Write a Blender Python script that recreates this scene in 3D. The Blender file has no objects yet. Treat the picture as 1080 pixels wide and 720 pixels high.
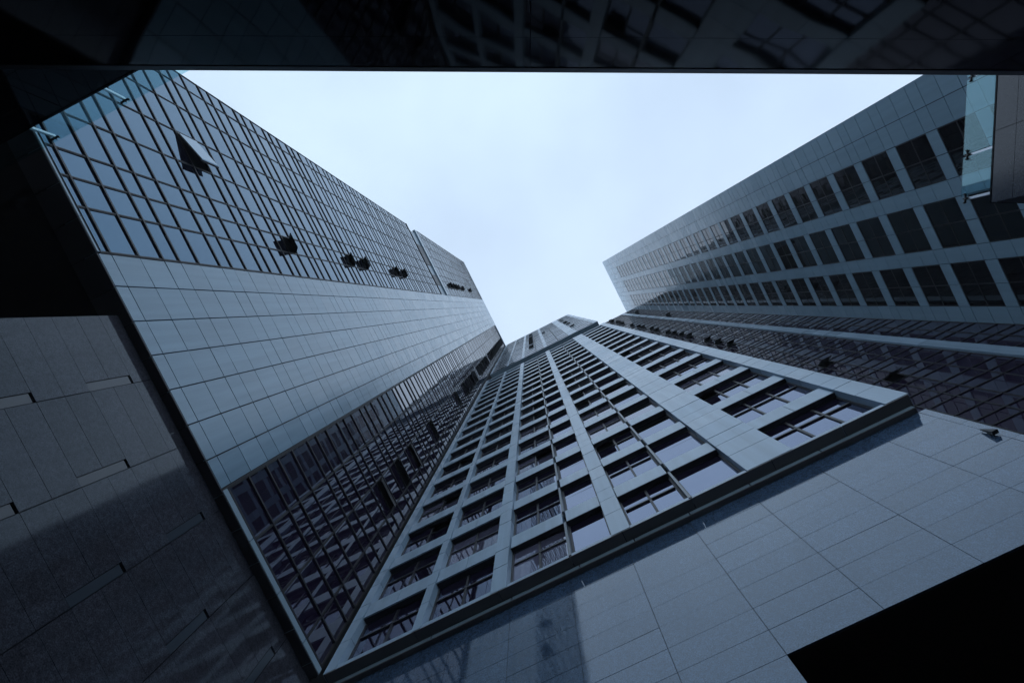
import bpy, math, random
from mathutils import Matrix, Vector
R = random.Random(7)
S = bpy.context.scene
COL = S.collection
EYE = 1.6                                   # camera height above the paving

# ------------------------------------------------------------------ camera, sky, sun, exposure
cam = bpy.data.cameras.new('camera'); co = bpy.data.objects.new('camera', cam); COL.objects.link(co)
CX = Vector((0.44782259, -0.89377518, 0.02491718))      # picture right
CY = Vector((0.89332893, 0.44607758, -0.05457296))      # picture down
CF = Vector((0.03766096, 0.04669824, 0.99819884))       # view direction
m = Matrix.Identity(4)
for i in range(3):
    m[i][0] = CX[i]; m[i][1] = -CY[i]; m[i][2] = -CF[i]
m.translation = Vector((0, 0, EYE)); co.matrix_world = m
cam.sensor_width = 36; cam.lens = 700 / 1080 * 36; cam.clip_end = 5000; cam.clip_start = 0.05
S.camera = co

world = bpy.data.worlds.new('World'); S.world = world; world.use_nodes = True
wn, wl = world.node_tree.nodes, world.node_tree.links
wn.clear()
SUN_EL, SUN_AZ = math.radians(60), math.radians(-12)     # azimuth counted from +X towards +Y
sky = wn.new('ShaderNodeTexSky'); sky.sky_type = 'NISHITA'; sky.sun_disc = False
sky.sun_elevation = SUN_EL; sky.sun_rotation = math.pi / 2 - SUN_AZ
sky.air_density = 1.0; sky.dust_density = 2.0; sky.ozone_density = 1.0
# thin overcast: the blue sky shows through an uneven veil of cloud
tc = wn.new('ShaderNodeTexCoord')
nz = wn.new('ShaderNodeTexNoise'); nz.inputs['Scale'].default_value = 1.7; nz.inputs['Detail'].default_value = 6; nz.inputs['Roughness'].default_value = 0.5
wl.new(tc.outputs['Generated'], nz.inputs['Vector'])
mp = wn.new('ShaderNodeMapRange'); mp.inputs['From Min'].default_value = 0.35; mp.inputs['From Max'].default_value = 0.65
mp.inputs['To Min'].default_value = 0.62; mp.inputs['To Max'].default_value = 0.94
wl.new(nz.outputs['Fac'], mp.inputs['Value'])
mx = wn.new('ShaderNodeMix'); mx.data_type = 'RGBA'
wl.new(mp.outputs['Result'], mx.inputs['Factor'])
wl.new(sky.outputs['Color'], mx.inputs['A'])
mx.inputs['B'].default_value = (6.95, 8.75, 10.9, 1)
bg = wn.new('ShaderNodeBackground'); bg.inputs['Strength'].default_value = 0.09
wl.new(mx.outputs['Result'], bg.inputs['Color'])
wo = wn.new('ShaderNodeOutputWorld'); wl.new(bg.outputs['Background'], wo.inputs['Surface'])

sun = bpy.data.lights.new('sun', 'SUN'); sun.energy = 0.5; sun.angle = math.radians(40); sun.color = (0.80, 0.90, 1.0)
so = bpy.data.objects.new('sun', sun); COL.objects.link(so)
sd = Vector((math.cos(SUN_EL) * math.cos(SUN_AZ), math.cos(SUN_EL) * math.sin(SUN_AZ), math.sin(SUN_EL)))
so.rotation_euler = sd.to_track_quat('Z', 'Y').to_euler(); so.location = (0, 0, 200)

vs = S.view_settings
vs.view_transform = 'Standard'; vs.look = 'None'; vs.gamma = 1; vs.exposure = 0.47; vs.use_curve_mapping = False
S.cycles.max_bounces = 10; S.cycles.glossy_bounces = 6; S.cycles.diffuse_bounces = 4; S.cycles.transparent_max_bounces = 16


# ------------------------------------------------------------------ materials
def mat(name, col, rough=0.5, metallic=0.0, ior=1.5, tint=None, vary=0.0, noise=None, bump=None, streak=0.0, dirt=0.0):
    M = bpy.data.materials.new(name); M.use_nodes = True
    n, l = M.node_tree.nodes, M.node_tree.links
    b = n['Principled BSDF']
    b.inputs['Base Color'].default_value = (*col, 1); b.inputs['Roughness'].default_value = rough
    b.inputs['Metallic'].default_value = metallic; b.inputs['IOR'].default_value = ior
    if tint: b.inputs['Specular Tint'].default_value = (*tint, 1)
    t = n.new('ShaderNodeTexCoord')
    src = None
    def mult(a, fac):                      # multiply colour by a grey factor socket
        x = n.new('ShaderNodeMix'); x.data_type = 'RGBA'; x.blend_type = 'MULTIPLY'; x.inputs['Factor'].default_value = 1
        if a is None: x.inputs['A'].default_value = (*col, 1)
        else: l.new(a, x.inputs['A'])
        l.new(fac, x.inputs['B']); return x.outputs['Result']
    if vary:
        g = n.new('ShaderNodeNewGeometry'); r = n.new('ShaderNodeMapRange')
        r.inputs['To Min'].default_value = 1 - vary; r.inputs['To Max'].default_value = 1 + vary
        l.new(g.outputs['Random Per Island'], r.inputs['Value']); src = mult(src, r.outputs['Result'])
        r2 = n.new('ShaderNodeMapRange'); r2.inputs['To Min'].default_value = rough * 0.85; r2.inputs['To Max'].default_value = rough * 1.2
        l.new(g.outputs['Random Per Island'], r2.inputs['Value']); l.new(r2.outputs['Result'], b.inputs['Roughness'])
    if noise:                              # (scale, amount) speckle of the stone itself
        for sc, am in noise:
            q = n.new('ShaderNodeTexNoise'); q.inputs['Scale'].default_value = sc; q.inputs['Detail'].default_value = 5
            l.new(t.outputs['Object'], q.inputs['Vector'])
            r = n.new('ShaderNodeMapRange'); r.inputs['From Min'].default_value = 0.3; r.inputs['From Max'].default_value = 0.7
            r.inputs['To Min'].default_value = 1 - am; r.inputs['To Max'].default_value = 1 + am
            l.new(q.outputs['Fac'], r.inputs['Value']); src = mult(src, r.outputs['Result'])
    if streak:                             # rain streaks: noise stretched downwards
        mpn = n.new('ShaderNodeMapping'); mpn.inputs['Scale'].default_value = (3.0, 3.0, 0.12)
        l.new(t.outputs['Object'], mpn.inputs['Vector'])
        q = n.new('ShaderNodeTexNoise'); q.inputs['Scale'].default_value = 1.6; q.inputs['Detail'].default_value = 6
        l.new(mpn.outputs['Vector'], q.inputs['Vector'])
        r = n.new('ShaderNodeMapRange'); r.inputs['From Min'].default_value = 0.3; r.inputs['From Max'].default_value = 0.7
        r.inputs['To Min'].default_value = 1 - streak; r.inputs['To Max'].default_value = 1 + streak * 0.5
        l.new(q.outputs['Fac'], r.inputs['Value']); src = mult(src, r.outputs['Result'])
    if src is not None: l.new(src, b.inputs['Base Color'])
    if bump:                               # (scale, strength, distance) soft waviness
        q = n.new('ShaderNodeTexNoise'); q.inputs['Scale'].default_value = bump[0]; q.inputs['Detail'].default_value = bump[3] if len(bump) > 3 else 1
        l.new(t.outputs['Object'], q.inputs['Vector'])
        bm_ = n.new('ShaderNodeBump'); bm_.inputs['Strength'].default_value = bump[1]; bm_.inputs['Distance'].default_value = bump[2]
        l.new(q.outputs['Fac'], bm_.inputs['Height']); l.new(bm_.outputs['Normal'], b.inputs['Normal'])
    return M

M = {}
M['panel'] = mat('aluminium_panel', (0.205, 0.315, 0.40), 0.22, vary=0.09, streak=0.14, ior=1.6, tint=(0.8, 0.92, 1.0))
M['panel_pier'] = mat('pale_pier_panel', (0.315, 0.425, 0.525), 0.28, vary=0.08, streak=0.15)
M['panel_right'] = mat('grey_panel', (0.285, 0.41, 0.49), 0.24, vary=0.04, streak=0.08)
M['joint'] = mat('dark_joint', (0.012, 0.012, 0.014), 0.7)
M['frame'] = mat('dark_anodised_frame', (0.016, 0.015, 0.018), 0.45, ior=1.4)
M['fascia'] = mat('pale_fascia', (0.28, 0.37, 0.43), 0.35, vary=0.05)
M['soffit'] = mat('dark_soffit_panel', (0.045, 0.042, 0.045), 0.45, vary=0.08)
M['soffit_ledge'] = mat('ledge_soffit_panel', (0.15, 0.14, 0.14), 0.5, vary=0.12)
M['glass_blue'] = mat('blue_reflective_glass', (0.012, 0.012, 0.02), 0.015, ior=2.55, tint=(0.34, 0.68, 1.0), bump=(1.3, 0.05, 0.02))
M['glass_mauve'] = mat('mauve_reflective_glass', (0.022, 0.015, 0.034), 0.015, ior=1.8, tint=(0.74, 0.76, 1.0), bump=(0.7, 0.008, 0.02))
M['glass_corner'] = mat('dark_mauve_glass', (0.018, 0.012, 0.028), 0.015, ior=1.85, tint=(0.72, 0.78, 1.0), bump=(1.3, 0.05, 0.02))
M['glass_curtain'] = mat('curtained_window_glass', (0.085, 0.08, 0.115), 0.015, ior=2.4, tint=(0.65, 0.75, 1.0), vary=0.5, bump=(1.4, 0.05, 0.02))
M['glass_window'] = mat('window_glass', (0.014, 0.010, 0.024), 0.012, ior=3.2, tint=(0.60, 0.72, 1.0), bump=(1.4, 0.05, 0.02))
M['glass_dark'] = mat('dark_tinted_glass', (0.003, 0.0025, 0.003), 0.02, ior=1.38, tint=(0.9, 0.9, 1.0), bump=(1.5, 0.05, 0.02))
M['interior'] = mat('dark_interior', (0.010, 0.009, 0.010), 0.9)
M['stone'] = mat('polished_grey_granite', (0.050, 0.084, 0.138), 0.06, ior=1.75, tint=(0.66, 0.83, 1.0), vary=0.13, streak=0.12, noise=((45, 0.6), (14, 0.28), (3, 0.10)), bump=(0.9, 0.03, 0.02))
M['stone_left'] = mat('polished_dark_granite', (0.054, 0.054, 0.066), 0.065, ior=1.36, tint=(0.7, 0.88, 1.0), vary=0.13, streak=0.15, noise=((45, 0.6), (14, 0.3), (3, 0.12)), bump=(0.9, 0.03, 0.02))
M['fin'] = mat('grey_fin', (0.12, 0.145, 0.165), 0.35)
M['white'] = mat('white_soffit', (0.75, 0.78, 0.8), 0.5)
M['niche'] = mat('niche_panel', (0.042, 0.052, 0.066), 0.18, vary=0.1)
M['black_panel'] = mat('black_polished_panel', (0.007, 0.007, 0.009), 0.045, ior=1.15, bump=(0.8, 0.07, 0.05), vary=0.1)
M['dark_wall'] = mat('dark_polished_stone', (0.022, 0.019, 0.028), 0.14, vary=0.08, noise=((35, 0.25),))
M['steel'] = mat('brushed_steel', (0.55, 0.57, 0.6), 0.3, metallic=1.0)
M['black'] = mat('black_plastic', (0.015, 0.015, 0.016), 0.4)
M['concrete'] = mat('roof_concrete', (0.28, 0.29, 0.30), 0.8, noise=((3, 0.15),))
M['paving'] = mat('granite_paving', (0.13, 0.13, 0.135), 0.6, noise=((1.5, 0.15), (20, 0.2)))

def clear_glass():
    X = bpy.data.materials.new('clear_green_glass'); X.use_nodes = True
    n, l = X.node_tree.nodes, X.node_tree.links; n.clear()
    o = n.new('ShaderNodeOutputMaterial'); tr = n.new('ShaderNodeBsdfTransparent'); tr.inputs['Color'].default_value = (0.80, 0.95, 0.97, 1)
    gl = n.new('ShaderNodeBsdfGlossy'); gl.inputs['Roughness'].default_value = 0.02; gl.inputs['Color'].default_value = (0.7, 0.93, 0.97, 1)
    lw_ = n.new('ShaderNodeLayerWeight'); pw = n.new('ShaderNodeMath'); pw.operation = 'POWER'; pw.inputs[1].default_value = 5
    l.new(lw_.outputs['Facing'], pw.inputs[0]); fr = n.new('ShaderNodeMath'); fr.operation = 'MULTIPLY_ADD'; fr.inputs[1].default_value = 0.94; fr.inputs[2].default_value = 0.09
    l.new(pw.outputs[0], fr.inputs[0])
    mxs = n.new('ShaderNodeMixShader'); l.new(fr.outputs[0], mxs.inputs['Fac']); l.new(tr.outputs[0], mxs.inputs[1]); l.new(gl.outputs[0], mxs.inputs[2])
    l.new(mxs.outputs[0], o.inputs['Surface']); return X
M['clear'] = clear_glass()


# ------------------------------------------------------------------ mesh helpers (heights are counted from the eye)
class MB:
    def __init__(self): self.v = []; self.f = []
    def hexa(self, p):                      # p: 8 points, bottom ring 0-3 then top ring 4-7
        b = len(self.v); self.v += [tuple(q) for q in p]
        for f in ((0, 3, 2, 1), (4, 5, 6, 7), (0, 1, 5, 4), (1, 2, 6, 5), (2, 3, 7, 6), (3, 0, 4, 7)):
            self.f.append(tuple(b + i for i in f))
    def box(self, x0, x1, y0, y1, h0, h1):
        if x0 > x1: x0, x1 = x1, x0
        if y0 > y1: y0, y1 = y1, y0
        self.hexa([(x0, y0, h0), (x1, y0, h0), (x1, y1, h0), (x0, y1, h0), (x0, y0, h1), (x1, y0, h1), (x1, y1, h1), (x0, y1, h1)])
    def build(self, name, material, parent=None, bevel=0.0):
        me = bpy.data.meshes.new(name)
        off = Vector(parent.location) if parent is not None else Vector((0, 0, 0))
        if parent is not None and parent.parent is not None: off = off + parent.parent.location
        me.from_pydata([(x - off.x, y - off.y, z + EYE - off.z) for x, y, z in self.v], [], self.f)
        me.materials.append(material); me.update()
        import bmesh
        bm = bmesh.new(); bm.from_mesh(me); bmesh.ops.recalc_face_normals(bm, faces=bm.faces); bm.to_mesh(me); bm.free()
        o = bpy.data.objects.new(name, me); COL.objects.link(o)
        if parent is not None: o.parent = parent
        return o

class Face:
    """A facade plane: s runs along it, h up, d is the depth out of it towards the court."""
    def __init__(self, axis, plane, out): self.axis, self.p, self.o = axis, plane, out
    def P(self, s, h, d):
        q = self.p + self.o * d
        return (q, s, h) if self.axis == 'X' else (s, q, h)
    def box(self, mb, s0, s1, h0, h1, d0, d1):
        a, b = self.P(s0, h0, d0), self.P(s1, h1, d1)
        mb.box(a[0], b[0], a[1], b[1], h0, h1)
    def pane(self, mb, s0, s1, h0, h1, d, jit=0.004, t=0.02):
        j = [R.uniform(-jit, jit) for _ in range(3)]; j.append(j[0] + j[2] - j[1])   # planar, a little out of true
        f = [self.P(s0, h0, d + j[0]), self.P(s1, h0, d + j[1]), self.P(s1, h1, d + j[2]), self.P(s0, h1, d + j[3])]
        k = [self.P(s0, h0, d - t), self.P(s1, h0, d - t), self.P(s1, h1, d - t), self.P(s0, h1, d - t)]
        mb.hexa(f + k)
    def sash(self, mb, s0, s1, h0, h1, d, out, t=0.05):
        """a sash hinged along its top edge, its foot pushed out"""
        c = math.sqrt(max((h1 - h0) ** 2 - out ** 2, 0.01)); hb = h1 - c
        n = Vector((out, (h1 - h0)));
        a = [self.P(s0, hb, d + out), self.P(s1, hb, d + out), self.P(s1, h1, d), self.P(s0, h1, d)]
        k = [self.P(s0, hb + 0.01, d + out - t), self.P(s1, hb + 0.01, d + out - t), self.P(s1, h1 + 0.01, d - t), self.P(s0, h1 + 0.01, d - t)]
        mb.hexa(a + k)
    def side_sash(self, mb, s0, s1, h0, h1, d, ang, t=0.04):
        """a sash hinged along s0, swung out by ang"""
        w = s1 - s0; ex, ey = w * math.cos(ang), abs(w) * math.sin(abs(ang))
        a = [self.P(s0, h0, d), self.P(s0 + ex, h0, d + ey), self.P(s0 + ex, h1, d + ey), self.P(s0, h1, d)]
        k = [self.P(s0 + 0.03, h0, d - t), self.P(s0 + ex + 0.03, h0, d + ey - t), self.P(s0 + ex + 0.03, h1, d + ey - t), self.P(s0 + 0.03, h1, d - t)]
        mb.hexa(a + k)

def thing(name, label, cat, loc, group=None):
    o = bpy.data.objects.new(name, None); COL.objects.link(o); o.location = loc; o.empty_display_size = 0.5
    o['label'] = label; o['category'] = cat
    if group: o['group'] = group
    return o
def stuff(o): o['kind'] = 'stuff'; return o

def proj(p):
    r = Vector(p); z = r.dot(CF)
    if z <= 0.01: return None
    return 540 + 700 * r.dot(CX) / z, 360 + 700 * r.dot(CY) / z
def shown(face, s0, s1, h0, h1):
    """how large a pane shows in the picture (square pixels), 0 when outside the frame"""
    pts = [proj(face.P(s, h, 0)) for s, h in ((s0, h0), (s1, h0), (s1, h1), (s0, h1))]
    if any(p is None for p in pts): return 0
    cx, cy = sum(p[0] for p in pts) / 4, sum(p[1] for p in pts) / 4
    if not (-5 < cx < 1085 and 76 < cy < 725): return 0
    a = 0
    for i in range(4): a += pts[i][0] * pts[(i + 1) % 4][1] - pts[(i + 1) % 4][0] * pts[i][1]
    return abs(a) / 2

H0 = 13.0                                    # underside of the towers above the eye
FL = 2.91                                    # storey of the glazed towers
ROWS = [13.10, 13.43, 14.43, 15.41]
k = 0
while 15.41 + FL * k < 123:
    b = 15.41 + FL * k
    ROWS += [b + 0.74, b + 1.70, b + 2.91]; k += 1
GAP0, GAP1 = 65.2, 71.4                      # the open refuge storey

# ------------------------------------------------------------------ ground
g = MB(); g.box(-300, 300, -300, 300, -EYE - 0.3, -EYE)
go = g.build('ground', M['paving']); go['kind'] = 'structure'

# ------------------------------------------------------------------ left tower: blue glass, grey panels, dark glass
TOP_L = 123.0
lt = thing('office_tower', 'tall tower with blue glass wall, wide band of grey metal panels and dark glass corner', 'tower', (-4, 14, 0))
FLft = Face('Y', 7.18, -1)
c = MB()
c.box(-12.35, 5.6, 7.5, 24, H0 + 0.02, GAP0); c.box(-12.0, 5.6, 7.5, 24, GAP0, GAP1); c.box(-12.35, 5.6, 7.5, 24, GAP1, TOP_L - 0.3)
c.build('wall', M['joint'], lt)
c = MB(); FLft.box(c, -12.1, -4.80, GAP0 + 0.02, 70.0, -0.30, -0.16); c.build('refuge_wall', M['fascia'], lt)
c = MB(); FLft.box(c, -12.5, -4.80, GAP0 - 0.10, GAP0 - 0.005, -0.29, 0.06); c.build('refuge_coping', M['frame'], lt)
c = MB(); FLft.box(c, -12.45, -4.80, 70.0, GAP1, -0.28, 0.0); c.build('refuge_fascia', M['panel_right'], lt)
for (a, b_) in ((-10.55, -8.25), (-7.1, -5.95)):
    c = MB(); FLft.box(c, a, b_, 65.6, 69.9, -0.155, -0.11); c.build('refuge_louvre', M['frame'], lt)
M1 = [-12.45, -11.82, -10.68, -9.46, -8.26, -7.19, -6.51, -5.80, -4.78]
M2 = [0.60, 1.81, 3.05, 4.15, 4.83]
D2 = -0.10                                   # the dark glass sits a little behind the panels
open_cells = set()
def cell_key(col, h): return (col, round(h, 1))
FLOOR = lambda kk: 15.41 + FL * kk
L_OPEN1 = [(3, 0.50), (6, 0.42), (7, 0.45), (10, 0.42), (11, 0.45), (21, 0.4), (22, 0.45), (23, 0.4), (24, 0.4), (26, 0.42), (30, 0.4)]
L_OPEN2 = [(2, 0.40), (3, 0.5), (4, 0.34), (6, 0.42), (10, 0.4), (12, 0.42), (13, 0.4), (14, 0.42), (15, 0.40), (17, 0.42), (18, 0.42), (19, 0.4), (20, 0.42), (21, 0.4)] + [(q, 0.4) for q in range(23, 36)]
for kk, o_ in L_OPEN1: open_cells.add((1, 6, round(FLOOR(kk) + 0.74, 2)))
for kk, o_ in L_OPEN2: open_cells.add((2, 2, round(FLOOR(kk) + 0.74, 2)))
open_cells.add((1, 3, round(FLOOR(1) + 1.70, 2)))
cells = []
for (cid, cols, dd) in ((1, M1, 0.0), (2, M2, D2)):
    for ci in range(len(cols) - 1):
        for ri in range(len(ROWS) - 1):
            h0, h1 = ROWS[ri], ROWS[ri + 1]
            if h1 > TOP_L: h1 = TOP_L
            if h0 >= TOP_L - 0.1: continue
            if cid == 1 and h1 > GAP0 and h0 < GAP1:
                if h0 < GAP0: h1 = GAP0
                elif h1 > GAP1: h0 = GAP1
                else: continue
            cells.append((shown(FLft, cols[ci], cols[ci + 1], h0, h1), cid, ci, cols[ci], cols[ci + 1], h0, h1, dd))
cells.sort(key=lambda q: -q[0])
rest = MB(); rest2 = MB(); n_ind = 0
for (sz, cid, ci, s0, s1, h0, h1, dd) in cells:
    if (cid, ci, round(h0, 2)) in open_cells: continue
    if sz > 0 and n_ind < 100:
        q = MB(); FLft.pane(q, s0 + 0.02, s1 - 0.02, h0 + 0.02, h1 - 0.02, dd - 0.004, 0.003); q.build('glass_pane', M['glass_blue'] if cid == 1 else M['glass_corner'], lt); n_ind += 1
    else:
        FLft.pane(rest if cid == 1 else rest2, s0 + 0.02, s1 - 0.02, h0 + 0.02, h1 - 0.02, dd - 0.004, 0.003)
stuff(rest.build('glass_pane', M['glass_blue'], lt)); stuff(rest2.build('glass_pane', M['glass_corner'], lt))
gr = MB()
def spans(cid):
    return ((H0 + 0.1, GAP0), (GAP1, TOP_L)) if cid == 1 else ((H0 + 0.1, TOP_L),)
for (cid, cols, dd) in ((1, M1, 0.0), (2, M2, D2)):
    for s in cols:
        for a, b in spans(cid):
            FLft.box(gr, s - 0.028, s + 0.028, a, b, dd - 0.05, dd + 0.012)
            FLft.box(gr, s - 0.008, s + 0.008, a, b, dd + 0.012, dd + 0.022)
    for h in ROWS:
        if h > TOP_L: continue
        if cid == 1 and GAP0 < h < GAP1: continue
        FLft.box(gr, cols[0] + 0.004, cols[-1] - 0.004, h - 0.032, h + 0.032, dd - 0.05, dd + (0.03 if h < 35 else 0.022 if h < 62 else 0.015))
gr.build('mullion_grid', M['frame'], lt)
# grey metal panels
PX = [-4.78 + 0.04, -4.01, -3.23, -2.47, -1.70, -0.91, -0.11, 0.535]
pn = MB()
for i in range(len(PX) - 1):
    for ri in range(len(ROWS) - 1):
        h0, h1 = ROWS[ri], min(ROWS[ri + 1], TOP_L)
        if ri == 0: h0 = H0
        if h0 >= TOP_L - 0.05: continue
        FLft.pane(pn, PX[i] + 0.013, PX[i + 1] - 0.013, h0 + 0.012, h1 - 0.012, 0.02, 0.003, 0.075)
pn.build('metal_cladding', M['panel'], lt)
bk = MB(); FLft.box(bk, PX[0], PX[-1], H0 + 0.03, TOP_L - 0.02, -0.3, -0.05); bk.build('cladding_backing', M['joint'], lt)
rv = MB(); FLft.box(rv, 0.54, 0.575, H0, TOP_L, -0.3, 0.02); rv.build('corner_trim', M['frame'], lt)
fs = MB(); fs2 = MB()
x = -12.45
while x < -4.8:
    x1 = min(x + 2.3, -4.76); FLft.box(fs, x, x1 - 0.015, H0, H0 + 0.14, -0.3, 0.03); x = x1
x = 0.58
for x1 in (1.74, 2.96, 4.08, 4.80):
    FLft.box(fs2, x, x1 - 0.015, H0, H0 + 0.19, -0.3, 0.03); x = x1
fs2.build('fascia', M['fascia'], lt)
fs.build('fascia', M['fascia'], lt)
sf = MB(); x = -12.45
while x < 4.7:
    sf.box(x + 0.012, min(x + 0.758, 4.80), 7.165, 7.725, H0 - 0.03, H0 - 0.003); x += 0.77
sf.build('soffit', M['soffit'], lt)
sf = MB(); sf.box(-12.4, 5.6, 7.73, 24, H0 + 0.004, H0 + 0.018); sf.build('ceiling_lining', M['interior'], lt)
rf = MB(); FLft.box(rf, -12.45, 5.6, TOP_L - 0.3, TOP_L + 0.15, -0.5, 0.03); rf.build('parapet', M['panel_right'], lt)
for kk, o_ in L_OPEN1:
    b = FLOOR(kk); q = MB(); FLft.sash(q, M1[6] + 0.05, M1[7] - 0.05, b + 0.78, b + 1.66, 0.0, o_ * 0.75, 0.04); q.build('open_sash', M['frame'], lt)
for kk, o_ in L_OPEN2:
    b = FLOOR(kk); q = MB(); FLft.sash(q, M2[2] + 0.05, M2[3] - 0.05, b + 0.78, b + 1.66, D2, o_ * 0.5, 0.03); q.build('open_sash', M['frame'], lt)
b = FLOOR(1); q = MB(); FLft.side_sash(q, M1[3] + 0.04, M1[4] - 0.04, b + 1.73, b + 2.88, 0.03, math.radians(15)); big = q.build('open_sash', M['frame'], lt)
q = MB(); FLft.side_sash(q, M1[3] + 0.09, M1[4] - 0.09, b + 1.78, b + 2.83, 0.065, math.radians(15), 0.01); q.build('pane', M['glass_blue'], big)

# ------------------------------------------------------------------ central tower
TOP_C = 123.9
XC = 4.83
ct = thing('apartment_tower', 'tall tower of pale piers and spandrels framing deep set windows above a dark ledge', 'tower', (12, 0, 0))
FC = Face('X', XC, -1)
c = MB(); c.box(XC + 0.62, 22, -5.78, 7.0, H0 + 0.02, GAP0); c.box(XC + 1.6, 22, -5.0, 6.9, GAP0, GAP1); c.box(XC + 0.62, 22, -5.78, 7.0, GAP1, TOP_C - 0.4)
c.build('wall', M['interior'], ct)
c = MB(); c.box(XC + 0.3, 22, -5.82, -5.785, H0, GAP0); c.box(XC + 0.3, 22, -5.82, -5.785, GAP1, TOP_C); c.build('side_wall', M['panel_right'], ct)
PIERS = [(6.80, 7.09), (4.86, 5.07), (2.92, 3.28), (0.16, 0.57), (-3.37, -2.39), (-5.83, -5.35)]
def sill(kk): return 16.0 + FL * (kk - 1)
def head(kk): return 15.24 + FL * kk
K_UP = 20; UPS = 0.85
for (s0, s1) in PIERS:
    edges = [H0]
    kk = 0
    while True:
        for e in (head(kk) - 1.0, head(kk), sill(kk + 1)):
            if e < GAP0 - 0.1 or e > GAP1: edges.append(e)
        kk += 1
        if head(kk) > TOP_C: break
    edges = sorted(set(e for e in edges if e < TOP_C - 0.2))
    seg = []
    lows = [e for e in edges if e < GAP0 - 0.2] + [GAP0]; ups = [GAP1] + [e for e in edges if e > GAP1 + 0.2] + [TOP_C]
    for L_ in (lows, ups):
        for i in range(len(L_) - 1): seg.append((L_[i], L_[i + 1]))
    for L_ in (lows, ups):
        pb = MB()
        for i in range(len(L_) - 1): FC.box(pb, s0 + 0.004, s1 - 0.004, L_[i] + 0.011, L_[i + 1] - 0.011, -0.40, R.uniform(-.003, .003))
        pb.build('pier', M['panel_pier'], ct)
    for a, b in ((H0 + .01, GAP0), (GAP1, TOP_C)):
        jb = MB(); FC.box(jb, s0 + 0.012, s1 - 0.012, a, b - 0.02, -0.60, -0.012); jb.build('pier_core', M['joint'], ct)
BAYS = [(5.07, 6.80, 2, 0.03), (3.28, 4.86, 2, 0.03), (1.53, 2.92, 2, 0.06), (0.57, 1.47, 1, 0.06), (-1.14, 0.16, 2, 0.06), (-2.39, -1.20, 1, 0.06), (-5.35, -3.37, 3, 0.06)]
GD = -0.21                                    # glass plane behind the face
sp_list = []
def spandrel(a, b, h0, h1, rec):
    sp = MB(); sp_list.append((shown(FC, a, b, h0, h1), sp))
    n = max(1, round((b - a) / 1.0)) if b - a > 1.5 else 1
    for i in range(n):
        FC.box(sp, a + (b - a) * i / n + (0.018 if i == 0 else 0.006), a + (b - a) * (i + 1) / n - (0.018 if i == n - 1 else 0.006), h0, h1, GD - 0.05, -rec)
for (a, b, nm, rec) in BAYS:
    sp = MB(); sp_list.append((1e6, sp)); FC.box(sp, a + 0.006, b - 0.006, H0, 13.17, GD - 0.05, -rec * 0.5)
    kk = 0
    while head(kk) < GAP0 - 0.9:
        spandrel(a, b, head(kk), sill(kk + 1), rec); kk += 1
    sp = MB(); sp_list.append((0, sp)); FC.box(sp, a + 0.006, b - 0.006, head(kk), GAP0, GD - 0.05, -rec)
    KL = kk
    FC.box(sp, a + 0.006, b - 0.006, GAP1, head(K_UP) - FL + UPS, -0.12, -0.004)
    kk = K_UP
    while head(kk) < TOP_C - 1:
        FC.box(sp, a + 0.006, b - 0.006, head(kk), head(kk) + UPS, -0.14, -0.004); kk += 1
    KU = kk
sp_list.sort(key=lambda q: -q[0]); far = MB()
for n, (z, q) in enumerate(sp_list):
    if n < 100: q.build('spandrel', M['panel_pier'], ct)
    else:
        b0 = len(far.v); far.v += q.v; far.f += [tuple(i + b0 for i in f) for f in q.f]
stuff(far.build('spandrel', M['panel_pier'], ct))
for s in (1.50, -1.17):
    kk = 0; fn = MB()
    while head(kk) < GAP0 - 0.9:
        FC.box(fn, s - 0.028, s + 0.028, max(sill(kk) + 0.01, 13.18), head(kk) - 0.01, GD, -0.05); kk += 1
    fn.build('fin_divider', M['fin'], ct)
# soffit under the tower, ledge strip, soffit of the ledge
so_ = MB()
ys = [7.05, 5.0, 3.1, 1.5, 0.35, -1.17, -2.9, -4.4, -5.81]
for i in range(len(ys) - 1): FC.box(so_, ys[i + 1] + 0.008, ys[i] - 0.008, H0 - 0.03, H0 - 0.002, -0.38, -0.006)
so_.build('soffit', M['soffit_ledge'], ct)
lg = MB()
ys = [7.1, 4.7, 2.9, 1.4, 0.2, -1.0, -2.3, -3.8, -5.76]
for i in range(len(ys) - 1): lg.box(5.058, 5.40, ys[i + 1] + 0.012, ys[i] - 0.012, 12.83, 12.96)
lg.build('ledge', M['fascia'], ct)
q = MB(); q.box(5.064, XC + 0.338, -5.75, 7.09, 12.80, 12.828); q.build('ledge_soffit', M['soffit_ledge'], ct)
# windows
wins = []
for bi, (a, b, nm, rec) in enumerate(BAYS):
    for kk in range(0, 60):
        up = head(kk) > GAP1
        if not up and head(kk) > GAP0 - 0.5: continue
        if up and kk < K_UP: continue
        if head(kk) > TOP_C - 0.5: continue
        h0 = sill(kk) if kk > 0 else 13.17
        if up: h0 = head(kk - 1) + UPS
        wins.append((shown(FC, a, b, h0 + 0.8, head(kk)), bi, kk, a, b, h0, head(kk), nm, up))
wins.sort(key=lambda q: -q[0])
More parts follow.
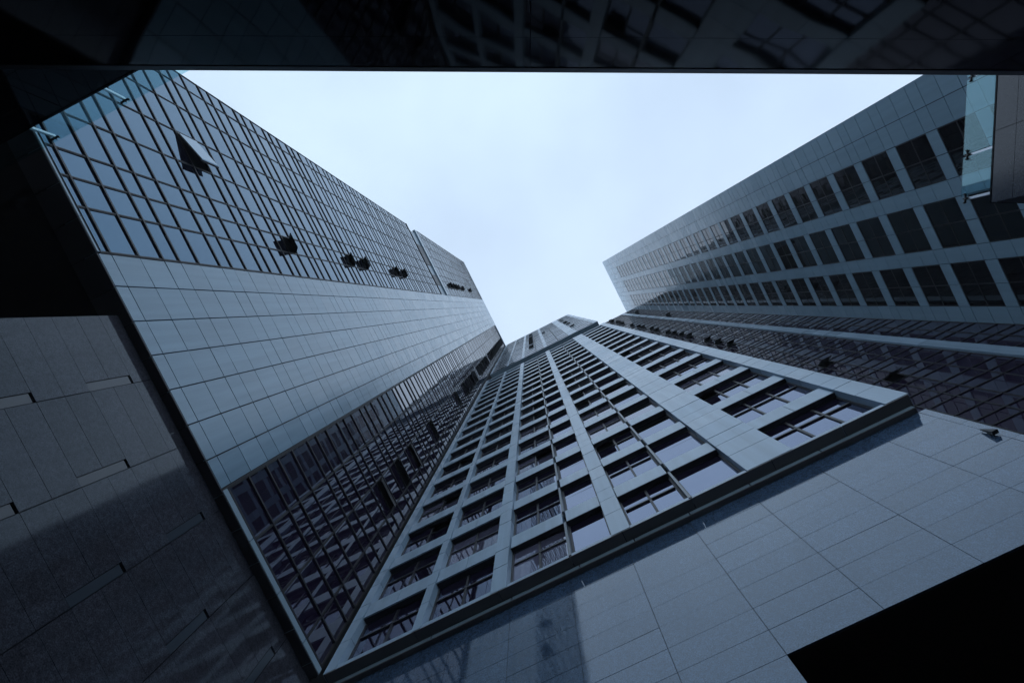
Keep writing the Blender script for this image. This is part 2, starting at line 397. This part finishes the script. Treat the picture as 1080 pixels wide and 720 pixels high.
# some casements stand open: (bay, storey) -> which leaf
OPEN = {(6, 2): 2, (4, 2): 1, (4, 5): 1, (4, 6): 1, (4, 8): 1, (4, 9): 1, (2, 3): 0, (2, 6): 0, (2, 7): 0, (2, 8): 0, (2, 10): 0,
        (5, 2): 0, (5, 3): 0, (5, 4): 0, (5, 5): 0, (0, 2): 0, (0, 3): 0, (0, 5): 0, (6, 7): 2, (6, 8): 2, (3, 11): 0, (2, 11): 0, (2, 12): 0, (0, 9): 0}
def window_meshes(fr, gl, bi, kk, a, b, h0, h1, nm, up):
    d = GD if not up else -0.035
    w = 0.027
    tr = h1 - 0.74
    ed = [a + (b - a) * i / nm for i in range(nm + 1)]
    op = OPEN.get((bi, kk), -1) if not up else -1
    hm = (h0 + h1) / 2 if up else tr
    if not up: FC.box(fr, a + 0.01, b - 0.01, h1 - 0.025, h1 - 0.003, d + 0.021, -0.065)  # dark strip under the spandrel, the underside's shade put into its colour
    FC.box(fr, a, b, h1 - 0.05, h1, d - 0.04, d + 0.02); FC.box(fr, a, b, h0, h0 + 0.05, d - 0.04, d + 0.02)
    for i, s in enumerate(ed):
        ww = w if 0 < i < nm else w * 0.8
        s_ = min(max(s, a + ww), b - ww)
        FC.box(fr, s_ - ww, s_ + ww, h0 + 0.05, h1 - 0.05, d - 0.04, d + (0.03 if not up else 0.008))
    if not (bi in (5, 3) and not up):
        FC.box(fr, a + 2 * w, b - 2 * w, hm - 0.03, hm + 0.03, d - 0.03, d + (0.035 if not up else 0.010))
    for i in range(nm):
        for (u0, u1) in ((h0 + 0.05, hm), (hm, h1 - 0.05)):
            if op == i and u0 == hm: continue
            FC.pane(gl, ed[i] + 0.03, ed[i + 1] - 0.03, u0, u1, d, 0.003)
    return op, ed, tr
restf, restg = MB(), MB()
for n, (sz, bi, kk, a, b, h0, h1, nm, up) in enumerate(wins):
    ind = n < 100 and sz > 0
    fr, gl = (MB(), MB()) if ind else (restf, restg)
    op, ed, tr = window_meshes(fr, gl, bi, kk, a, b, h0, h1, nm, up)
    if ind:
        w_ = fr.build('window', M['frame'], ct)
        gl.build('pane', M['glass_curtain'] if R.random() < 0.16 else M['glass_window'], w_)
        if op >= 0 and bi in (0, 4, 6, 2):
            q = MB(); FC.sash(q, ed[op] + 0.05, ed[op + 1] - 0.05, tr + 0.03, h1 - 0.06, GD, 0.22, 0.035); q.build('open_sash', M['frame'], w_)
wr = stuff(restf.build('window', M['frame'], ct)); restg.build('pane', M['glass_window'], wr)
for s0, s1, ks in ((1.70, 2.35, (23, 24, 26, 27, 28, 29, 30, 31, 32, 34, 35)), (-4.1, -3.5, (24, 27, 29, 30, 33, 35)), (-0.4, 0.1, (30,))):
    for kk in ks:
        q = MB(); FC.sash(q, s0, s1, head(kk) - 0.95, head(kk) - 0.06, -0.02, 0.16, 0.03); q.build('open_sash', M['frame'], ct)
rf = MB(); FC.box(rf, -5.83, 7.09, TOP_C + 0.004, TOP_C + 0.25, -0.6, 0.01); rf.build('parapet', M['panel_pier'], ct)
rs = MB(); rs.box(XC + 0.01, XC + 1.62, -5.82, 7.05, GAP1 - 0.14, GAP1 - 0.01); rs.build('refuge_soffit', M['panel_right'], ct)

# ------------------------------------------------------------------ right tower
YR = -15.8; TOP_R = 124.5
rt = thing('residential_tower', 'grey panelled tower with three columns of square dark windows, pale at its top', 'tower', (5, -22, 0))
FR = Face('Y', YR, 1)
c = MB(); FR.box(c, -0.95, 14, -EYE, TOP_R - 0.2, -14, -0.16); c.build('wall', M['joint'], rt)
c = MB(); c.box(-1.0, -0.955, YR - 14, YR - 0.02, 0, TOP_R); c.build('side_wall', M['panel_right'], rt)
WC = [(0.90, 2.78), (3.48, 5.40), (6.06, 7.98)]
PER = 2.70
rows = [(25.09 + PER * q, 27.10 + PER * q) for q in range(-9, 32)]
pn = MB()
def rp(s0, s1, h0, h1, d=0.0): FR.pane(pn, s0 + 0.013, s1 - 0.013, h0 + 0.013, h1 - 0.013, d, 0.002, 0.12)
strips = [(-1.0, 0.0), (0.0, 0.90), (2.78, 3.48), (5.40, 6.06), (7.98, 8.72), (8.72, 9.69)]
prev = 0.0
for (h0, h1) in rows:
    mid = (h0 + h1) / 2
    for (s0, s1) in strips:
        if prev < h0: rp(s0, s1, prev, h0)
        rp(s0, s1, h0, mid); rp(s0, s1, mid, h1)
    for (s0, s1) in WC:
        m_ = (s0 + s1) / 2
        rp(s0, m_, prev, h0); rp(m_, s1, prev, h0)
    prev = h1
top = prev; a = top
while a < TOP_R - 0.1:
    b_ = min(a + 1.35, TOP_R); s = -1.0
    for s1 in (0.0, 0.9, 1.84, 2.78, 3.48, 4.44, 5.40, 6.06, 7.02, 7.98, 8.72, 9.69):
        rp(s, s1, a, b_); s = s1
    a = b_
pn.build('metal_cladding', M['panel_right'], rt)
cw = []
for ci, (s0, s1) in enumerate(WC):
    for (h0, h1) in rows: cw.append((shown(FR, s0, s1, h0, h1), s0, s1, h0, h1))
cw.sort(key=lambda q: -q[0])
restf, restg = MB(), MB()
for n, (sz, s0, s1, h0, h1) in enumerate(cw):
    ind = n < 100 and sz > 0
    fr, gl = (MB(), MB()) if ind else (restf, restg)
    sm, hm = (s0 + s1) / 2, (h0 + h1) / 2 - 0.02
    FR.box(fr, s0, s1, h0, h0 + 0.04, -0.14, -0.014); FR.box(fr, s0, s1, h1 - 0.04, h1, -0.14, -0.014)
    FR.box(fr, s0, s0 + 0.04, h0 + 0.04, h1 - 0.04, -0.14, -0.014); FR.box(fr, s1 - 0.04, s1, h0 + 0.04, h1 - 0.04, -0.14, -0.014)
    FR.box(fr, sm - 0.025, sm + 0.025, h0 + 0.04, h1 - 0.04, -0.13, -0.026); FR.box(fr, s0 + 0.04, s1 - 0.04, hm - 0.03, hm + 0.03, -0.13, -0.022)
    for (p0, p1) in ((s0 + 0.04, sm), (sm, s1 - 0.04)):
        for (u0, u1) in ((h0 + 0.04, hm), (hm, h1 - 0.04)): FR.pane(gl, p0, p1, u0, u1, -0.035, 0.002)
    if ind:
        w_ = fr.build('window', M['frame'], rt); gl.build('pane', M['glass_dark'], w_)
wr = stuff(restf.build('window', M['frame'], rt)); restg.build('pane', M['glass_dark'], wr)

# ------------------------------------------------------------------ mauve glass block between the central and the right tower
XB = 8.70; TOP_B = 115.2
bt = thing('glass_block', 'mauve glass building with a thin pale pier, set back between two towers', 'building', (13, -10.5, 0))
FB = Face('X', XB, -1)
c = MB(); c.box(XB + 0.25, 20, -15.9, -4.5, -EYE, TOP_B - 0.2); c.build('wall', M['joint'], bt)
BC1 = [-13.52, -12.55, -11.52, -10.92, -9.95, -8.9, -7.9, -6.9, -5.9, -4.9]; BC2 = [-15.78, -14.95, -14.07]
rowsB = []
b = 21.40 - FL * 7
while b < TOP_B:
    rowsB += [b, b + 0.72, b + 1.62]; b += FL
rowsB = [h for h in rowsB if h < TOP_B - 0.3] + [TOP_B]
B_OPEN = [1, 3, 8, 9, 10, 12, 13, 14, 15, 17, 18, 20, 21, 23, 26, 27, 28, 30, 31]
ob = set()
for q in B_OPEN: ob.add((2, round(21.40 + FL * q + 0.72, 2)))
cells = []
for cid, cols in ((0, BC1), (1, BC2)):
    for ci in range(len(cols) - 1):
        for ri in range(len(rowsB) - 1):
            key = (ci, round(rowsB[ri], 2))
            if cid == 0 and key in ob: continue
            z = shown(FB, cols[ci], cols[ci + 1], rowsB[ri], rowsB[ri + 1])
            if cols[ci] > -7.5 * 1.0 + (-1.3): z *= 0.0
            cells.append((z, cols[ci], cols[ci + 1], rowsB[ri], rowsB[ri + 1]))
cells.sort(key=lambda q: -q[0]); rest = MB()
for n, (z, s0, s1, h0, h1) in enumerate(cells):
    if n < 100 and z > 0:
        q = MB(); FB.pane(q, s0 + 0.02, s1 - 0.02, h0 + 0.02, h1 - 0.02, -0.012, 0.0012); q.build('glass_pane', M['glass_mauve'], bt)
    else: FB.pane(rest, s0 + 0.02, s1 - 0.02, h0 + 0.02, h1 - 0.02, -0.012, 0.0012)
stuff(rest.build('glass_pane', M['glass_mauve'], bt))
gr = MB()
for cols in (BC1, BC2):
    for s in cols: FB.box(gr, s - 0.028, s + 0.028, 0, TOP_B, -0.06, 0.008)
    for h in rowsB: FB.box(gr, cols[0] + .003, cols[-1] - .003, h - 0.025, h + 0.025, -0.05, 0.02)
gr.build('mullion_grid', M['frame'], bt)
pr = MB(); h = 0
while h < TOP_B:
    FB.box(pr, -14.04, -13.55, h + 0.007, min(h + 1.455, TOP_B + .1) - 0.007, -0.1, 0.10); h += 1.455
pr.build('pier', M['panel_pier'], bt)
pr = MB(); FB.box(pr, -15.79, -4.5, TOP_B + 0.06, TOP_B + 0.3, -0.3, 0.05); pr.build('parapet', M['panel_right'], bt)
for q in B_OPEN:
    b = 21.40 + FL * q; s_ = MB(); FB.sash(s_, -11.48, -10.96, b + 0.75, b + 1.58, 0.0, 0.36, 0.04); s_.build('open_sash', M['frame'], bt)
for q in (20, 28):
    b = 21.40 + FL * q; s_ = MB(); FB.sash(s_, -14.9, -14.3, b + 0.75, b + 1.58, 0.03, 0.36, 0.04); s_.build('open_sash', M['frame'], bt)

# ------------------------------------------------------------------ granite wall under the central tower
XS = 5.17
sw = thing('granite_wall', 'pale grey granite wall under the dark ledge, with a black opening at its foot', 'wall', (XS + 0.2, 0, 0))
FS = Face('X', XS, -1)
st = MB()
crs = [-1.6]
h = 7.89
while h > -1.5: h -= 0.61
h += 0.61; crs = [-EYE] + ([h] if h > -EYE + 0.05 else [])
while h + 0.61 < 12.4: h += 0.61; crs.append(h)
crs.append(12.80)
js = [-5.90, -5.75, -4.77, -3.48, -2.19, -0.91, 0.40, 1.69, 2.98, 4.27, 5.56, 6.85, 7.34]
for i in range(len(js) - 1):
    for r in range(len(crs) - 1):
        if crs[r + 1] <= 7.90 and -4.80 < js[i] < -0.92 - 0.01: continue
        FS.pane(st, js[i] + 0.0045, js[i + 1] - 0.0045, crs[r] + 0.004, crs[r + 1] - 0.004, 0, 0.0016, 0.04)
st.build('stone_cladding', M['stone'], sw)
bk = MB()
bk.box(XS + 0.02, XS + 0.30, -5.88, 7.34, 7.92, 12.78); bk.box(XS + 0.02, XS + 0.30, -0.88, 7.34, -EYE, 7.92); bk.box(XS + 0.02, XS + 0.30, -5.88, -4.80, -EYE, 7.92)
bk.build('wall_backing', M['joint'], sw)
op = MB()
op.box(XS + 6, XS + 6.1, -4.80, -0.88, -EYE, 7.91); op.box(XS + 0.03, XS + 6, -0.90, -0.86, -EYE, 7.885); op.box(XS + 0.03, XS + 6, -4.80, -4.76, -EYE, 7.885); op.box(XS + 0.03, XS + 6, -4.80, -0.86, 7.888, 7.93)
op.build('opening_lining', M['interior'], sw)

# a small dark fixture on the edge of that wall
fx = thing('wall_fitting', 'small dark wedge shaped fitting on the right edge of the pale granite wall', 'fitting', (XS, -5.70, 10.8 + EYE))
q = MB(); q.box(XS - 0.03, XS - 0.002, -5.74, -5.68, 10.70, 10.78); q.build('back_plate', M['black'], fx)
q = MB(); q.hexa([(XS - 0.10, -5.76, 10.60), (XS - 0.032, -5.76, 10.60), (XS - 0.032, -5.66, 10.60), (XS - 0.10, -5.66, 10.60), (XS - 0.04, -5.72, 10.98), (XS - 0.032, -5.72, 10.98), (XS - 0.032, -5.70, 10.98), (XS - 0.04, -5.70, 10.98)])
q.build('fitting_body', M['black'], fx)

# ------------------------------------------------------------------ granite wall under the left tower, with niches
YS = 7.36
lw = thing('granite_wall', 'dark granite wall with narrow upright niches beneath the metal panels', 'wall', (0.8, YS + 0.2, 0))
FW = Face('Y', YS, -1)
js = [-3.47] + [-2.04 + 1.463 * i for i in range(0, 5)] + [5.16]
crs = [9.86 + 0.625 * i for i in range(-18, 5)]
crs = [-EYE] + [q for q in crs if q > -EYE + 0.1] + [12.96]
NW, NH = 0.17, 1.22
niches = []
for i in range(5):
    X_ = -2.04 + 1.463 * i
    for t in range(-8, 4):
        hb = 9.86 + 1.25 * (2 * t) + (1.25 if i % 2 == 0 else 0)
        if hb < 0.4 or hb + NH > 12.7: continue
        niches.append((X_ - NW, X_, hb + 0.01, hb + NH))
st = MB()
def in_niche(i, h0, h1):
    for (a, b, n0, n1) in niches:
        if abs(b - js[i + 1]) < 0.02 and h0 < n1 - 0.05 and h1 > n0 + 0.05: return a
    return None
for i in range(len(js) - 1):
    for r in range(len(crs) - 1):
        x1 = js[i + 1]
        a = in_niche(i, crs[r], crs[r + 1])
        if a is not None: x1 = a
        FW.pane(st, js[i] + 0.007, x1 - (0.007 if a is None else 0), crs[r] + 0.004, crs[r + 1] - 0.004, 0, 0.0014, 0.09)
st.build('stone_cladding', M['stone_left'], lw)
bk = MB(); bk.box(-3.46, 5.16, YS + 0.092, YS + 0.4, -EYE, 12.9); bk.build('wall_backing', M['joint'], lw)
for (a, b, n0, n1) in niches:
    q = MB(); FW.box(q, a + 0.012, b - 0.005, n0 + 0.004, n1 - 0.024, -0.088, -0.012); q.build('niche', M['niche'], lw)
# the dark void to the left of that wall
vd = thing('undercroft', 'black open undercroft beneath the blue glass, left of the dark granite wall', 'undercroft', (-8, 11, 0))
q = MB()
q.box(-3.45, -3.40, YS + 0.42, 16, -EYE, 12.96); q.box(-14, -3.45, 16, 16.1, -EYE, 12.96); q.box(-14.1, -14, 7.3, 16, -EYE, 12.96)
q.build('lining', M['interior'], vd)

# ------------------------------------------------------------------ low walls round the court, with glass balustrades
HW = 11.0; GT = HW * 1.0665
lv = thing('court_wall', 'near black wall in the upper left corner, carrying a glass balustrade', 'wall', (-6.5, 6, 0))
XL = -0.5758 * HW
q = MB(); y = 0.9
while y < 9.4:
    for hh in range(8):
        q.box(XL - 0.06, XL, y + 0.006, min(y + 1.5, 9.4) - 0.006, HW - 1.4 * (hh + 1) + 0.006, HW - 1.4 * hh - (0.006 if hh else 0.06))
    y += 1.5
q.build('stone_cladding', M['black_panel'], lv)
q = MB(); q.box(XL - 0.5, XL - 0.061, 0.9, 9.4, -EYE, HW - 0.07); q.build('wall_backing', M['joint'], lv)
q = MB(); q.box(XL - 0.5, XL + 0.01, 0.9, 9.4, HW - 0.055, HW); q.build('coping', M['black_panel'], lv)

def balustrade(label, P, length, posts, panels, loc, grp):
    """P(s, h, d) maps along, up and outwards to a point"""
    t = thing('glass_balustrade', label, 'balustrade', loc, grp)
    def bx(mb, s0, s1, h0, h1, d0, d1):
        mb.hexa([P(s0, h0, d0), P(s1, h0, d0), P(s1, h0, d1), P(s0, h0, d1), P(s0, h1, d0), P(s1, h1, d0), P(s1, h1, d1), P(s0, h1, d1)])
    for (s0, s1) in panels:
        q = MB(); bx(q, s0 + 0.015, s1 - 0.015, HW + 0.02, GT, -0.012, 0.0); q.build('glass_panel', M['clear'], t)
    for s in posts:
        q = MB(); bx(q, s - 0.02, s + 0.02, HW - 0.02, GT - 0.09, -0.065, -0.02); o = q.build('post', M['steel'], t)
        q = MB(); bx(q, s - 0.075, s + 0.075, GT - 0.125, GT - 0.105, -0.018, 0.014); bx(q, s - 0.085, s - 0.06, GT - 0.13, GT - 0.10, 0.0, 0.026); bx(q, s + 0.06, s + 0.085, GT - 0.13, GT - 0.10, 0.0, 0.026)
        bx(q, s - 0.008, s + 0.008, GT - 0.16, GT - 0.07, -0.018, 0.016)
        q.build('clamp', M['black'], o)
    return t
bl = balustrade('green tinted glass balustrade on the near black wall, in front of blue glass', lambda s, h, d: (XL + d, s, h), 8,
                [6.12, 4.705, 7.535, 3.29], [(3.29, 4.705), (4.705, 6.12), (6.12, 7.535), (7.535, 8.95)], (XL, 6, HW + EYE), 'glass balustrades on the court walls')

NV = Vector((0.8876, 0.4609, 0)).normalized(); TV = Vector((0.4609, -0.8876, 0)).normalized()
DR = 0.6736 * HW
def PR(s, h, d):                              # along NV from the wall's free end, outwards = towards the court (-TV)
    p = TV * (DR - d) + NV * s
    return (p.x, p.y, h)
s_end = (Vector((0.17, -0.6732, 0)) * HW).dot(NV)
rv = thing('court_wall', 'dark purplish stone wall end at the upper right, carrying a glass balustrade', 'wall', (1.5, -8, 0))
def rb(mb, s0, s1, h0, h1, d0, d1):
    mb.hexa([PR(s0, h0, d0), PR(s1, h0, d0), PR(s1, h0, d1), PR(s0, h0, d1), PR(s0, h1, d0), PR(s1, h1, d0), PR(s1, h1, d1), PR(s0, h1, d1)])
q = MB(); hs = [HW - 0.03, HW - 0.50, HW - 1.3, HW - 2.1, HW - 2.9, HW - 3.7, HW - 5, HW - 6.5, HW - 8, HW - 9.5, -EYE]
ss = [s_end, s_end - 1.13, s_end - 2.0, s_end - 2.8, s_end - 3.8, s_end - 4.8]
for i in range(len(hs) - 1):
    for j in range(len(ss) - 1): rb(q, ss[j + 1] + 0.004, ss[j] - 0.004, hs[i + 1] + 0.004, hs[i] - 0.004, -0.05, 0)
q.build('stone_cladding', M['dark_wall'], rv)
q = MB(); rb(q, ss[-1], s_end - 0.002, -EYE, HW - 0.035, -0.6, -0.051); q.build('wall_backing', M['joint'], rv)
q = MB(); rb(q, ss[-1], s_end + 0.004, HW - 0.03, HW, -0.6, 0.008); q.build('coping', M['black_panel'], rv)
sp1 = (Vector((0.118, -0.70, 0)) * HW).dot(NV)
br = balustrade('green tinted glass balustrade on the purplish stone wall end, in front of dark windows', lambda s, h, d: PR(s, h, d), 5,
                [-1.917, -2.65, -3.95], [(-2.64, -1.95), (-3.94, -2.66), (-5.24, -3.96)], (1.5, -8, HW + EYE), 'glass balustrades on the court walls')

# the black polished wall close behind the camera
HT = 6.0; DT = -0.3435 * HT
nw = thing('black_wall', 'long black polished wall across the top, mirroring the towers', 'wall', (-2, -1, 0))
def PN(s, h, d):                              # s along TV, d towards the camera
    p = NV * (DT + d) + TV * s
    return (p.x, p.y, h)
def nb(mb, s0, s1, h0, h1, d0, d1):
    mb.hexa([PN(s0, h0, d0), PN(s1, h0, d0), PN(s1, h0, d1), PN(s0, h0, d1), PN(s0, h1, d0), PN(s1, h1, d0), PN(s1, h1, d1), PN(s0, h1, d1)])
q = MB(); hs = [HT - 0.11, HT * 0.874, HT * 0.748, HT * 0.62, HT * 0.5, HT * 0.37, HT * 0.2, 0, -EYE]
s574 = -0.02
ss = [s574 - 9, s574 - 6, s574 - 3.0 - 0.9, s574, s574 + 3.9, s574 + 6, s574 + 9]
for i in range(len(hs) - 1):
    for j in range(len(ss) - 1): nb(q, ss[j] + 0.003, ss[j + 1] - 0.003, hs[i + 1] + 0.003, hs[i] - 0.003, -0.04, 0)
q.build('polished_panel', M['black_panel'], nw)
q = MB(); nb(q, ss[0], ss[-1], -EYE, HT - 0.115, -0.5, -0.041); q.build('wall_backing', M['joint'], nw)
q = MB(); nb(q, ss[0], ss[-1], HT - 0.105, HT, -0.5, 0.006); q.build('coping', M['black'], nw)

# ------------------------------------------------------------------ the damp air
hz = MB(); hz.box(-310, 310, -310, 310, -EYE - 1.4, 126.5)
hm = bpy.data.materials.new('haze'); hm.use_nodes = True
n, l = hm.node_tree.nodes, hm.node_tree.links; n.clear()
o_ = n.new('ShaderNodeOutputMaterial'); pv = n.new('ShaderNodeVolumePrincipled')
pv.inputs['Color'].default_value = (0.86, 0.93, 1.0, 1); pv.inputs['Density'].default_value = 0.0009; pv.inputs['Anisotropy'].default_value = 0.2
l.new(pv.outputs['Volume'], o_.inputs['Volume'])
ho = hz.build('haze', hm); stuff(ho)
